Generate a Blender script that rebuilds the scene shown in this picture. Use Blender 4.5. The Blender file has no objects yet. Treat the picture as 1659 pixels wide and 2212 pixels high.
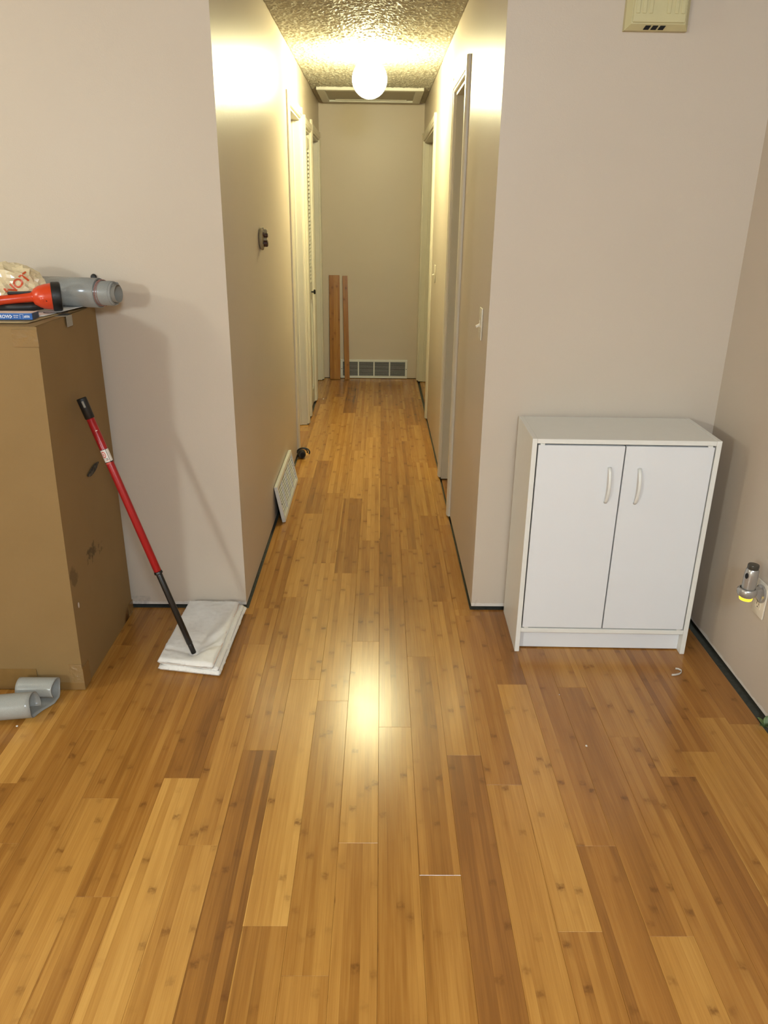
import bpy, bmesh, math, random
import numpy as np
from mathutils import Vector, Matrix, noise
from mathutils.bvhtree import BVHTree
random.seed(7)
S = bpy.context.scene
COL = S.collection
PI = math.pi

# ------------------------------------------------------------------ camera
cd = bpy.data.cameras.new('camera')
cam = bpy.data.objects.new('camera', cd); COL.objects.link(cam)
CAM_H = 1.5016
Rv = Vector((0.9999123, -0.0068214, 0.0113527)); Uv = Vector((-0.0080454, 0.3680538, 0.9297697)); Fv = Vector((0.0105208, 0.9297795, -0.3679667))
m = Matrix.Identity(4)
for i in range(3):
    m[i][0] = Rv[i]; m[i][1] = Uv[i]; m[i][2] = -Fv[i]
m[2][3] = CAM_H
cam.matrix_world = m
cd.sensor_fit = 'VERTICAL'; cd.sensor_height = 24.0; cd.lens = 24.0 * 1636.25 / 2212.0
cd.clip_start = 0.02; cd.clip_end = 60
S.camera = cam

# ------------------------------------------------------------------ world, lights, exposure
w = bpy.data.worlds.new('world'); S.world = w; w.use_nodes = True
w.node_tree.nodes['Background'].inputs[0].default_value = (0.9, 0.85, 0.75, 1)
w.node_tree.nodes['Background'].inputs[1].default_value = 0.02
S.view_settings.view_transform = 'Standard'; S.view_settings.look = 'None'
S.view_settings.gamma = 1.0; S.view_settings.use_curve_mapping = False
S.view_settings.exposure = 0.0

def point(name, loc, power, color, radius):
    l = bpy.data.lights.new(name, 'POINT'); l.energy = power; l.color = color; l.shadow_soft_size = radius
    o = bpy.data.objects.new(name, l); o.location = loc; COL.objects.link(o); return o
ROOM_COL = (0.79, 0.95, 1.10)
point('living_room_lamp', (-2.75, -2.7, 2.02), 228, (0.86, 0.96, 0.97), 0.16)
point('ceiling_lamp', (0.40, -0.95, 2.27), 200, ROOM_COL, 0.24)
point('dining_lamp', (-2.55, 1.42, 1.95), 40, (0.95, 0.97, 0.85), 0.10)
HALL_EMIT = 172.0
HALL_COL = (1.0, 0.95, 0.55, 1)

# ------------------------------------------------------------------ dimensions (metres)
XL, XR = -0.523, 0.391           # hall walls
D, E, C = 2.727, 7.326, 2.380    # front wall, end wall, ceiling
T = 0.115                        # wall thickness
XS = 1.252                       # right side wall of the room
OX0, OX1, OY0, OY1 = -3.7, 3.4, -4.6, 7.9

# ------------------------------------------------------------------ helpers
def new_obj(name, me, parent=None):
    o = bpy.data.objects.new(name, me); COL.objects.link(o)
    if parent: o.parent = parent
    return o
def thing(name, label, cat, loc=(0, 0, 0), rot=(0, 0, 0), group=None):
    o = new_obj(name, None); o.location = loc; o.rotation_euler = rot
    o.empty_display_size = 0.05
    o['label'] = label; o['category'] = cat
    if group: o['group'] = group
    return o
def tag(o, label, cat, group=None):
    o['label'] = label; o['category'] = cat
    if group: o['group'] = group
    return o
def struct_root(name, label, loc=(0, 0, 0)):
    o = new_obj(name, None); o.location = loc; o['kind'] = 'structure'; o['label'] = label
    return o
def obj(name, bm, mat, parent=None, smooth=False, shift=None):
    if shift: bmesh.ops.translate(bm, vec=Vector(shift), verts=bm.verts)
    bmesh.ops.recalc_face_normals(bm, faces=bm.faces)
    me = bpy.data.meshes.new(name); bm.to_mesh(me); bm.free()
    if smooth == 'auto':
        for p in me.polygons: p.use_smooth = True
        try: me.set_sharp_from_angle(angle=math.radians(38))
        except Exception: pass
    elif smooth:
        for p in me.polygons: p.use_smooth = True
    me.materials.append(mat)
    return new_obj(name, me, parent)
def struct(name, bm, mat, label, smooth=False):
    o = obj(name, bm, mat, None, smooth); o['kind'] = 'structure'; o['label'] = label; return o
def NB(): return bmesh.new()
def box(bm, x0, x1, y0, y1, z0, z1, bev=0.0, seg=1, M=None):
    r = bmesh.ops.create_cube(bm, size=1.0)
    vs = r['verts']
    for v in vs:
        v.co = Vector((x0 + (v.co.x + .5) * (x1 - x0), y0 + (v.co.y + .5) * (y1 - y0), z0 + (v.co.z + .5) * (z1 - z0)))
    if bev > 0:
        es = list({e for v in vs for e in v.link_edges})
        r2 = bmesh.ops.bevel(bm, geom=es, offset=bev, segments=seg, affect='EDGES', profile=0.5)
        vs = list({v for f in r2['faces'] for v in f.verts} | {v for v in vs if v.is_valid})
    if M: bmesh.ops.transform(bm, matrix=M, verts=[v for v in vs if v.is_valid])
    return bm
def B(*a, **k): return box(NB(), *a, **k)
def lathe(bm, prof, seg=32, M=None, cap=True):
    rings = []
    for r, z in prof:
        ring = []
        for i in range(seg):
            a = 2 * PI * i / seg
            p = Vector((r * math.cos(a), r * math.sin(a), z))
            ring.append(bm.verts.new(M @ p if M else p))
        rings.append(ring)
    for a, b in zip(rings, rings[1:]):
        for i in range(seg):
            bm.faces.new((a[i], a[(i + 1) % seg], b[(i + 1) % seg], b[i]))
    if cap:
        bm.faces.new(rings[0][::-1]); bm.faces.new(rings[-1])
    return bm
def frame_for(d):
    d = d.normalized(); up = Vector((0, 0, 1)) if abs(d.z) < .9 else Vector((1, 0, 0))
    a = d.cross(up).normalized(); b = d.cross(a).normalized(); return a, b
def tube(bm, pts, r, seg=10, cap=True):
    pts = [Vector(p) for p in pts]; n = len(pts); rings = []
    pa = None
    for i, p in enumerate(pts):
        d = (pts[min(i + 1, n - 1)] - pts[max(i - 1, 0)]).normalized()
        if pa is None: a, b = frame_for(d)
        else:
            a = (pa - d * pa.dot(d)).normalized(); b = d.cross(a).normalized()
        pa = a
        rr = r[i] if isinstance(r, (list, tuple)) else r
        rings.append([bm.verts.new(p + (a * math.cos(2 * PI * k / seg) + b * math.sin(2 * PI * k / seg)) * rr) for k in range(seg)])
    for A, Bq in zip(rings, rings[1:]):
        for k in range(seg): bm.faces.new((A[k], A[(k + 1) % seg], Bq[(k + 1) % seg], Bq[k]))
    if cap: bm.faces.new(rings[0][::-1]); bm.faces.new(rings[-1])
    return bm
def prism(bm, poly, axis, a, b):
    """extrude a 2D polygon along axis ('x','y','z') from a to b"""
    def P(u, v, t): return {'x': (t, u, v), 'y': (u, t, v), 'z': (u, v, t)}[axis]
    A = [bm.verts.new(P(u, v, a)) for u, v in poly]; Bq = [bm.verts.new(P(u, v, b)) for u, v in poly]
    n = len(poly)
    for i in range(n): bm.faces.new((A[i], A[(i + 1) % n], Bq[(i + 1) % n], Bq[i]))
    bm.faces.new(A[::-1]); bm.faces.new(Bq)
    return bm
def patch(bm, f, nu, nv):
    g = [[bm.verts.new(f(i / nu, j / nv)) for j in range(nv + 1)] for i in range(nu + 1)]
    for i in range(nu):
        for j in range(nv): bm.faces.new((g[i][j], g[i + 1][j], g[i + 1][j + 1], g[i][j + 1]))
    return g
def text_mesh(body, size, extrude=0.0, bold=0.0):
    cu = bpy.data.curves.new('lettering', 'FONT'); cu.body = body; cu.size = size; cu.extrude = extrude
    cu.align_x = 'LEFT'; cu.resolution_u = 3; cu.offset = size * bold
    o = bpy.data.objects.new('lettering', cu); COL.objects.link(o)
    dg = bpy.context.evaluated_depsgraph_get(); dg.update()
    me = bpy.data.meshes.new_from_object(o.evaluated_get(dg))
    bm = NB(); bm.from_mesh(me)
    bpy.data.objects.remove(o); bpy.data.curves.remove(cu); bpy.data.meshes.remove(me)
    return bm

# ------------------------------------------------------------------ materials
class NT:
    def __init__(s, name):
        s.m = bpy.data.materials.new(name); s.m.use_nodes = True; s.t = s.m.node_tree
        s.p = s.t.nodes['Principled BSDF']
    def n(s, typ, **k):
        nd = s.t.nodes.new(typ)
        for a, b in k.items(): setattr(nd, a, b)
        return nd
    def l(s, a, b): s.t.links.new(a, b)
    def v(s, nd, i, val): nd.inputs[i].default_value = val
    def math(s, op, a, b=None, c=None, clamp=False):
        nd = s.n('ShaderNodeMath', operation=op, use_clamp=clamp)
        for i, x in enumerate((a, b, c)):
            if x is None: continue
            if hasattr(x, 'is_linked') or hasattr(x, 'links'): s.l(x, nd.inputs[i])
            else: nd.inputs[i].default_value = x
        return nd.outputs[0]
    def mix(s, fac, a, b, typ='MIX'):
        nd = s.n('ShaderNodeMix', data_type='RGBA', blend_type=typ)
        for i, x in ((0, fac), (6, a), (7, b)):
            if hasattr(x, 'links'): s.l(x, nd.inputs[i])
            else: nd.inputs[i].default_value = x
        return nd.outputs[2]
    def noise(s, scale, detail=2.0, rough=0.5, vec=None, out=0, dims='3D'):
        nd = s.n('ShaderNodeTexNoise', noise_dimensions=dims)
        nd.inputs['Scale'].default_value = scale; nd.inputs['Detail'].default_value = detail; nd.inputs['Roughness'].default_value = rough
        if vec is not None: s.l(vec, nd.inputs['Vector'])
        return nd.outputs[out]
    def obj(s): return s.n('ShaderNodeTexCoord').outputs['Object']
    def ramp(s, fac, pts):
        nd = s.n('ShaderNodeValToRGB')
        while len(nd.color_ramp.elements) < len(pts): nd.color_ramp.elements.new(0.5)
        for e, (p, c) in zip(nd.color_ramp.elements, pts): e.position = p; e.color = c
        s.l(fac, nd.inputs[0]); return nd.outputs[0]
    def maprange(s, x, a, b, c=0.0, d=1.0):
        nd = s.n('ShaderNodeMapRange'); s.l(x, nd.inputs[0])
        for i, q in zip((1, 2, 3, 4), (a, b, c, d)): nd.inputs[i].default_value = q
        return nd.outputs[0]
    def bump(s, h, strength=0.3, dist=0.002):
        nd = s.n('ShaderNodeBump'); nd.inputs['Strength'].default_value = strength; nd.inputs['Distance'].default_value = dist
        s.l(h, nd.inputs['Height']); s.l(nd.outputs[0], s.p.inputs['Normal'])
    def base(s, c):
        if hasattr(c, 'links'): s.l(c, s.p.inputs['Base Color'])
        else: s.p.inputs['Base Color'].default_value = c
    def set(s, **k):
        for a, b in k.items():
            s.p.inputs[a.replace('_', ' ')].default_value = b
def col(r, g, b): return (r, g, b, 1)
def srgb(r, g, b):
    f = lambda c: (c / 255 / 12.92) if c / 255 <= .04045 else ((c / 255 + .055) / 1.055) ** 2.4
    return (f(r), f(g), f(b), 1)
def pm(name, c, rough=0.5, metal=0.0, var=0.06, scale=25.0, bump=0.0, bscale=150.0, bdist=0.001, spec=0.5):
    t = NT(name)
    n = t.noise(scale, 3, .55, t.obj())
    dk = tuple(x * (1 - var) for x in c[:3]) + (1,); lt = tuple(min(1, x * (1 + var)) for x in c[:3]) + (1,)
    t.base(t.mix(n, dk, lt))
    t.set(Roughness=rough, Metallic=metal)
    t.p.inputs['Specular IOR Level'].default_value = spec
    if bump > 0: t.bump(t.noise(bscale, 3, .6, t.obj()), bump, bdist)
    return t.m
def emis(name, c, strength):
    t = NT(name); t.base(c); t.p.inputs['Emission Color'].default_value = c; t.p.inputs['Emission Strength'].default_value = strength
    t.set(Roughness=.4); return t.m

def wall_material(name, scuff=False):
    t = NT(name); o = t.obj()
    n = t.noise(1.7, 4, .55, o)
    c = t.mix(n, col(.560, .478, .385), col(.605, .520, .425))
    if scuff:   # unpainted band left where the baseboard was pulled off
        sep = t.n('ShaderNodeSeparateXYZ'); t.l(o, sep.inputs[0])
        edge = t.math('ADD', t.math('MULTIPLY', t.noise(14, 3, .6, o), .03), .012)
        f = t.math('MULTIPLY', t.math('LESS_THAN', sep.outputs[2], edge), t.math('ADD', .45, t.math('MULTIPLY', t.noise(60, 3, .6, o), .5)))
        c = t.mix(f, c, col(.72, .69, .64))
        smear = t.maprange(t.math('MULTIPLY', t.noise(9, 4, .7, o), t.math('LESS_THAN', sep.outputs[2], .05)), .56, .66)
        c = t.mix(t.math('MULTIPLY', smear, .5), c, col(.30, .26, .22))
    t.base(c); t.set(Roughness=.33); t.p.inputs['Specular IOR Level'].default_value = .10
    h = t.math('ADD', t.noise(230, 2, .5, o), t.math('MULTIPLY', t.noise(38, 3, .5, o), 1.4))
    t.bump(h, .22, .0012)
    return t.m
M_WALL = wall_material('greige_wall_paint'); M_WALL_S = wall_material('greige_wall_paint_scuffed', True)

def ceiling_material():
    t = NT('popcorn_ceiling'); o = t.obj()
    n = t.noise(140, 4, .65, o)
    t.base(t.mix(n, col(.40, .375, .31), col(.53, .50, .42))); t.set(Roughness=.5); t.p.inputs['Specular IOR Level'].default_value = .06
    return t.m
M_CEIL = ceiling_material()

def bamboo(name, world_strips=False, tint=(1, 1, 1)):
    """horizontal bamboo plank: strips with their own tone, grain and node knuckles.
    object colour: R = tone, G = reddishness, B = seed"""
    t = NT(name); o = t.obj()
    info = t.n('ShaderNodeObjectInfo')
    cs = t.n('ShaderNodeSeparateColor'); t.l(info.outputs['Color'], cs.inputs[0])
    tone, red, seed = cs.outputs[0], cs.outputs[1], cs.outputs[2]
    sp = t.n('ShaderNodeSeparateXYZ'); t.l(o, sp.inputs[0]); x, y = sp.outputs[0], sp.outputs[1]
    SW = 0.1015 / 5
    strip = t.math('FLOOR', t.math('DIVIDE', x, SW))
    sid = t.math('ADD', t.math('MULTIPLY', seed, 517.3), t.math('MULTIPLY', strip, 7.31))
    wn = t.n('ShaderNodeTexWhiteNoise', noise_dimensions='1D'); t.l(sid, wn.inputs['W'])
    sr = wn.outputs[0]
    # grain
    cv = t.n('ShaderNodeCombineXYZ'); t.l(t.math('MULTIPLY', x, 230.0), cv.inputs[0]); t.l(t.math('MULTIPLY', y, 5.5), cv.inputs[1]); t.l(t.math('MULTIPLY', sid, 3.0), cv.inputs[2])
    grain = t.noise(1.0, 3, .6, cv.outputs[0])
    cv2 = t.n('ShaderNodeCombineXYZ'); t.l(t.math('MULTIPLY', x, 38.0), cv2.inputs[0]); t.l(t.math('MULTIPLY', y, 2.6), cv2.inputs[1]); t.l(sid, cv2.inputs[2])
    blot = t.noise(1.0, 3, .55, cv2.outputs[0])
    # node knuckles every ~0.26 m on each strip, some faint, some strong
    yy = t.math('ADD', t.math('DIVIDE', y, 0.235), t.math('MULTIPLY', sr, 13.0))
    cell = t.math('FLOOR', yy); fr = t.math('SUBTRACT', yy, cell)
    wn2 = t.n('ShaderNodeTexWhiteNoise', noise_dimensions='2D')
    cc = t.n('ShaderNodeCombineXYZ'); t.l(cell, cc.inputs[0]); t.l(sid, cc.inputs[1]); t.l(cc.outputs[0], wn2.inputs['Vector'])
    wob = t.math('MULTIPLY', t.math('SUBTRACT', t.noise(75, 2, .5, o), .5), .10)
    dd = t.math('ABSOLUTE', t.math('ADD', t.math('SUBTRACT', fr, .5), wob))
    line = t.maprange(dd, .056, .014)
    halo = t.maprange(dd, .19, .0)
    frx = t.math('SUBTRACT', t.math('DIVIDE', x, SW), strip)
    inside = t.maprange(t.math('ABSOLUTE', t.math('SUBTRACT', frx, .5)), .5, .22)
    strong = t.maprange(wn2.outputs[0], .38, .98)
    patchy = t.maprange(t.noise(85, 2, .5, o), .26, .58)
    knuck = t.math('MULTIPLY', t.math('MULTIPLY', line, strong), t.math('MULTIPLY', patchy, t.math('ADD', .62, t.math('MULTIPLY', inside, .38))))
    hal = t.math('MULTIPLY', t.math('MULTIPLY', halo, strong), .22)
    # tone value
    tv = t.math('ADD', tone, t.math('MULTIPLY', t.math('SUBTRACT', sr, .5), .33))
    tv = t.math('ADD', tv, t.math('MULTIPLY', t.math('SUBTRACT', grain, .5), .46))
    tv = t.math('ADD', tv, t.math('MULTIPLY', t.math('SUBTRACT', blot, .5), .55))
    c = t.ramp(tv, [(0.0, col(.195, .078, .0140)), (.35, col(.350, .152, .0280)), (.65, col(.480, .235, .050)), (1.0, col(.630, .340, .085))])
    c = t.mix(t.math('MULTIPLY', red, .55), c, col(.38, .150, .040))
    dark = t.math('ADD', t.math('MULTIPLY', knuck, .56), hal, clamp=True)
    c = t.mix(dark, c, col(.140, .050, .010))
    seam = t.maprange(t.math('ABSOLUTE', t.math('SUBTRACT', frx, .5)), .468, .5)
    c = t.mix(t.math('MULTIPLY', seam, .24), c, col(.20, .072, .01))
    if tint != (1, 1, 1): c = t.mix(1.0, c, tint + (1,), 'MULTIPLY')
    t.base(c)
    rg = t.math('ADD', .215, t.math('MULTIPLY', t.noise(9, 3, .6, o), .05)); t.l(rg, t.p.inputs['Roughness'])
    t.p.inputs['Specular IOR Level'].default_value = .5
    t.bump(t.math('ADD', grain, t.math('MULTIPLY', blot, .6)), .05, .0006)
    return t.m
M_BAMBOO = bamboo('bamboo_plank')
M_SLAB = pm('grey_green_subfloor', col(.085, .082, .060), .9, var=.5, scale=60, bump=.4, bscale=300)
M_CARPET = pm('tan_carpet', col(.36, .30, .23), .95, var=.25, scale=220, bump=.5, bscale=500, bdist=.003)
M_TRIM = pm('white_painted_trim', col(.67, .615, .495), .34, var=.04, scale=12, bump=.03, bscale=120)
M_DARK = pm('black_void', col(.008, .008, .008), .9, var=.2)

# ================================================================== FLOOR
floor = struct('floor', B(OX0, OX1, OY0, OY1, -.10, -.016), M_SLAB, 'bamboo plank floor running from the room down the hallway')
PW, PT, PL = 0.1015, 0.0155, 0.957
XC0 = 0.014
ANG = 0.0045
joints = {-11: [1.704], -10: [1.486], -8: [1.646], -7: [1.325], -6: [1.727], -5: [1.482, 3.408],
          -4: [1.848, 2.819, 3.764, 4.69, 5.604, 6.512], -3: [1.248, 2.219, 5.947], -2: [1.128, 2.097, 3.998, 6.763],
          -1: [1.491, 2.470, 3.412, 4.354, 5.248], 0: [1.962, 2.921, 3.863, 6.62], 1: [1.39, 2.367, 3.311, 5.162, 6.096],
          2: [1.83, 3.746, 6.514], 3: [1.705, 2.672], 4: [1.235, 2.196], 5: [1.484], 6: [1.224, 2.181], 7: [1.918],
          8: [1.742], 9: [1.851], 10: [2.017], 11: [1.985]}
# tone of individual planks: (column, a Y inside the plank): (tone, red); red also paints in the pinker light on right-hand boards
tones = {(-4, 1.6): (.20, .1), (-4, 2.3): (.50, 0), (-4, 3.3): (.74, 0), (-4, 4.2): (.36, 0), (-4, 5.1): (.66, 0), (-4, 6.0): (.62, 0), (-4, 6.8): (.40, 0),
         (-3, 1.7): (.80, 0), (-3, 1.1): (.40, 0), (-3, 2.6): (.70, 0), (-3, 3.6): (.62, 0), (-3, 4.6): (.70, 0), (-3, 5.6): (.66, 0), (-3, 6.4): (.30, 0),
         (-2, 1.6): (.46, 0), (-2, 2.5): (.62, 0), (-2, 3.5): (.36, 0), (-2, 4.5): (.72, 0), (-2, .9): (.52, .1),
         (-1, 1.9): (.60, 0), (-1, 2.9): (.42, 0), (-1, 3.9): (.70, 0), (-1, 4.8): (.74, 0), (-1, 1.2): (.46, .1), (-1, 5.8): (.72, 0),
         (0, 1.6): (.44, .1), (0, 2.4): (.34, .25), (0, 3.3): (.40, .1), (0, 4.3): (.40, 0), (0, 5.2): (.42, 0), (0, 6.0): (.46, 0),
         (1, 1.9): (.30, .3), (1, 1.1): (.46, .1), (1, 2.8): (.46, .1), (1, 3.8): (.40, 0), (1, 4.6): (.34, 0), (1, 5.6): (.46, 0),
         (2, 1.5): (.18, .5), (2, 2.4): (.54, .1), (2, 3.3): (.44, .1), (2, 4.3): (.58, 0),
         (3, 1.2): (.58, .2), (3, 2.2): (.30, .4), (3, 3.2): (.44, .1), (3, 4.0): (.56, 0),
         (4, 1.7): (.62, .2), (4, 2.5): (.16, .5), (4, .9): (.46, .3),
         (5, 1.9): (.42, .45), (5, 1.2): (.30, .4), (5, 2.5): (.34, .5), (6, 1.7): (.36, .4), (6, 2.4): (.60, .25), (6, 1.0): (.56, .2),
         (7, 2.3): (.58, .3), (7, 1.4): (.40, .4), (8, 2.2): (.50, .35), (8, 1.3): (.20, .55), (9, 2.3): (.22, .55), (9, 1.4): (.62, .2),
         (10, 2.4): (.30, .55), (10, 1.5): (.54, .25), (11, 2.4): (.26, .5), (11, 1.5): (.60, .2),
         (-5, 1.9): (.58, 0), (-5, 1.2): (.60, 0), (-5, 2.9): (.42, .1), (-5, 3.9): (.44, 0), (-5, 4.9): (.6, 0),
         (-6, 2.2): (.24, .1), (-6, 1.3): (.74, 0), (-7, 1.8): (.44, .1), (-7, 1.0): (.46, 0), (-8, 2.2): (.40, .1), (-8, 1.2): (.68, 0),
         (-9, 1.5): (.44, 0), (-9, 2.3): (.42, .1), (-10, 2.0): (.50, 0), (-10, 1.1): (.42, 0), (-11, 1.9): (.74, 0), (-11, 1.4): (.34, 0)}
def add_plank(xa, xb, ya, yb, tone, red, lim, tilt=None):
    """one bamboo board; edges eased; clamped to the walls it meets"""
    g = .00014; e = .00055
    def X(x, y): return min(max(x + (y - 2.0) * ANG, lim[0]), lim[1])
    if X(xb, ya) - X(xa, ya) < .006 and X(xb, yb) - X(xa, yb) < .006: return
    a, b, c0, d0 = xa + g, xb - g, ya + g, yb - g
    ox, oy = xa, ya
    tl = random.gauss(0, .0009) if tilt is None else tilt
    tl2 = random.gauss(0, .00018)
    bm = NB()
    def V(x, y, z):
        xx = X(x, y)
        zz = z + (xx - (xa + xb) / 2) * tl + (y - (ya + yb) / 2) * tl2
        return bm.verts.new((xx - ox, y - oy, zz))
    bot = [V(a, c0, -PT), V(b, c0, -PT), V(b, d0, -PT), V(a, d0, -PT)]
    mid = [V(a, c0, -e), V(b, c0, -e), V(b, d0, -e), V(a, d0, -e)]
    top = [V(a + e, c0 + e, 0), V(b - e, c0 + e, 0), V(b - e, d0 - e, 0), V(a + e, d0 - e, 0)]
    for p, q in ((bot, mid), (mid, top)):
        for i in range(4): bm.faces.new((p[i], p[(i + 1) % 4], q[(i + 1) % 4], q[i]))
    bm.faces.new(top); bm.faces.new(bot[::-1])
    o = obj('plank', bm, M_BAMBOO, floor)
    o.location = (ox, oy, 0)
    o.color = (min(max(tone, 0), 1), red, random.random(), 1)
    return o
def column_edges(k, y0, y1):
    js = sorted(joints.get(k, []))
    if not js: js = [y0 + .2 + random.random() * .75]
    full = [js[0]]
    for a, b in zip(js, js[1:]):
        n = max(1, round((b - a) / .945))
        full += [a + (b - a) * i / n for i in range(1, n + 1)]
    while full[0] > y0: full.insert(0, full[0] - PL)
    while full[-1] < y1: full.append(full[-1] + .945)
    return full
for k in range(-17, 13):
    xa = XC0 + k * PW; xb = xa + PW
    hall = -6 <= k <= 3
    y1 = E - .006 if hall else D - .006
    y0 = .05
    ed = column_edges(k, y0, y1)
    for a, b in zip(ed, ed[1:]):
        a2, b2 = max(a, y0), min(b, y1)
        if b2 - a2 < .02: continue
        t = None
        for (kk, yv), tr in tones.items():
            if kk == k and a <= yv <= b: t = tr
        if t is None: t = (random.uniform(.32, .64), random.uniform(0, .12) if k < 0 else random.uniform(.1, .4))  # unlisted right-hand boards redder: the room's pinker light put into their colour
        tilt = {(0, 1): .0022, (-1, 1): -.0004, (1, 2): .001}.get((k, int(a2)))
        edge_col = hall and (xa < XL + .03 or xb > XR - .03)
        if edge_col and b2 > D and a2 < D:      # board that runs past the corner: notch it at the wall line
            add_plank(xa, xb, a2, D - .006, t[0], t[1], (-9, XS - .022))
            add_plank(xa, xb, D - .006, b2, t[0], t[1], (XL + .009, XR - .006))
        else:
            lim = (-9, XS - .022) if b2 <= D else (XL + .009, XR - .006)
            if b2 > D and a2 < D: lim = (XL + .009, XR - .006)
            add_plank(xa, xb, a2, b2, t[0], t[1], lim, tilt)
# boards that run on into the doorways; the first one's red paints in a pinkish reflection
for (xa, xb, ya, yb, tn, rd) in ((XL - .075, XL + .0105, 4.90, 5.40, .55, .8), (XL - .075, XL + .0105, 5.40, 5.57, .72, .1), (XL - .06, XL + .0105, 6.46, 7.21, .5, 0),
                                 (XR - .0055, XR + .085, 3.78, 4.345, .25, .3), (XR - .0055, XR + .085, 5.83, 7.18, .4, 0)):
    add_plank(xa, xb, ya, yb, tn, rd, (-9, 9), 0.0)
# the rest of the room's boards lie behind the camera: one surface
rest = NB()
box(rest, OX0, XC0 - 17 * PW, .05, D - .006, -.0155, 0); box(rest, OX0, XS - .02, OY0, .05, -.0155, 0)
o = obj('plank_field', rest, M_BAMBOO, floor); o['kind'] = 'stuff'; o.color = (.5, .1, .37, 1)
cb = NB()
box(cb, OX0, XL - .08, D + T, OY1, -.016, -.002); box(cb, XR + .088, OX1, D + T, OY1, -.016, -.002); box(cb, XS + T, OX1, OY0, D, -.016, -.002)
struct('floor_side_rooms', cb, M_CARPET, 'tan carpet in the rooms beyond the doorways')

# ================================================================== WALLS AND CEILING
WZ = .013
def wall_with_openings(name, x0, x1, y0, y1, ops, label, mat):
    bm = NB(); y = y0
    for a, b, h in ops:
        box(bm, x0, x1, y, a, WZ, C); box(bm, x0, x1, a, b, h, C); y = b
    box(bm, x0, x1, y, y1, WZ, C)
    return struct(name, bm, mat, label)
# door openings: (y0, y1, head height)
L1, L2, L3 = (4.865, 5.575, 2.07), (5.855, 6.325, 2.05), (6.455, 7.215, 2.07)
R1, R2 = (3.778, 4.352, 2.07), (5.82, 7.19, 2.07)
wall_with_openings('wall_left', XL - T, XL, D + T, E, (L1, L2, L3), 'greige hallway wall on the left with three doorways', M_WALL)
wall_with_openings('wall_right', XR, XR + T, D + T, E, (R1, R2), 'greige hallway wall on the right with two doorways', M_WALL)
struct('wall_end', B(OX0, OX1, E, E + T, .004, C), M_WALL, 'greige wall at the end of the hallway')
struct('wall_front_left', B(OX0, XL, D, D + T, WZ, C), M_WALL_S, 'greige wall behind the cardboard box')
struct('wall_front_right', B(XR, OX1, D, D + T, WZ, C), M_WALL_S, 'greige wall behind the white cabinet')
struct('wall_side', B(XS, XS + T, OY0, D, .016, C), M_WALL_S, 'greige side wall with the power outlet')
struct('wall_back', B(OX0, OX1, OY0 - T, OY0, -.016, C), M_WALL, 'greige wall of the room behind the camera')
struct('wall_far_left', B(OX0 - T, OX0, OY0, OY1, -.016, C), M_WALL, 'greige outer wall far to the left')
struct('wall_far_right', B(OX1, OX1 + T, OY0, OY1, -.016, C), M_WALL, 'greige outer wall far to the right')
ceil_ = struct('ceiling', B(OX0, OX1, OY0, OY1, C, C + .08), M_CEIL, 'textured popcorn ceiling')
def popcorn(x0, x1, y0, y1, step=.0046, amp=.0062):
    rs = np.random.RandomState(3)
    nx = int((x1 - x0) / step); ny = int((y1 - y0) / step)
    r = rs.rand(ny + 1, nx + 1); r2 = rs.rand(ny + 1, nx + 1)
    def blur(q, k):
        for _ in range(k):
            q = (np.roll(q, 1, 0) + np.roll(q, -1, 0) + np.roll(q, 1, 1) + np.roll(q, -1, 1) + 2 * q) / 6
        return (q - q.mean()) / q.std()
    h = np.clip(.5 + .30 * blur(r, 1) + .22 * blur(r2, 4), 0, 1.15) ** 1.3
    h[0] = h[-1] = 0; h[:, 0] = h[:, -1] = 0
    X, Y = np.meshgrid(np.linspace(x0, x1, nx + 1), np.linspace(y0, y1, ny + 1))
    co = np.stack([X, Y, C - .0008 - h * amp], -1).reshape(-1, 3)
    i = (np.arange(ny)[:, None] * (nx + 1) + np.arange(nx)[None]).ravel()
    f = np.stack([i, i + nx + 1, i + nx + 2, i + 1], -1)
    me = bpy.data.meshes.new('popcorn_texture')
    me.vertices.add(len(co)); me.vertices.foreach_set('co', co.ravel())
    me.loops.add(f.size); me.loops.foreach_set('vertex_index', f.ravel())
    me.polygons.add(len(f)); me.polygons.foreach_set('loop_start', np.arange(0, f.size, 4)); me.polygons.foreach_set('loop_total', np.full(len(f), 4))
    me.update(); me.materials.append(M_CEIL)
    o = new_obj('popcorn_texture', me, ceil_); o['kind'] = 'stuff'
popcorn(XL + .0005, XR - .0005, D + .005, 6.472)
popcorn(XL + .0005, -.482, 6.472, E - .001); popcorn(.342, XR - .0005, 6.472, E - .001); popcorn(-.482, .342, 7.204, E - .001)
# closet walls behind the louvred doors
cl = NB(); box(cl, XL - T - .62, XL - T, 5.74, 5.78, -.016, C); box(cl, XL - T - .62, XL - T, 6.40, 6.44, -.016, C); box(cl, XL - T - .66, XL - T - .62, 5.74, 6.44, -.016, C)
struct('wall_closet', cl, M_WALL, 'greige closet walls behind the louvred doors')

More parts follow.
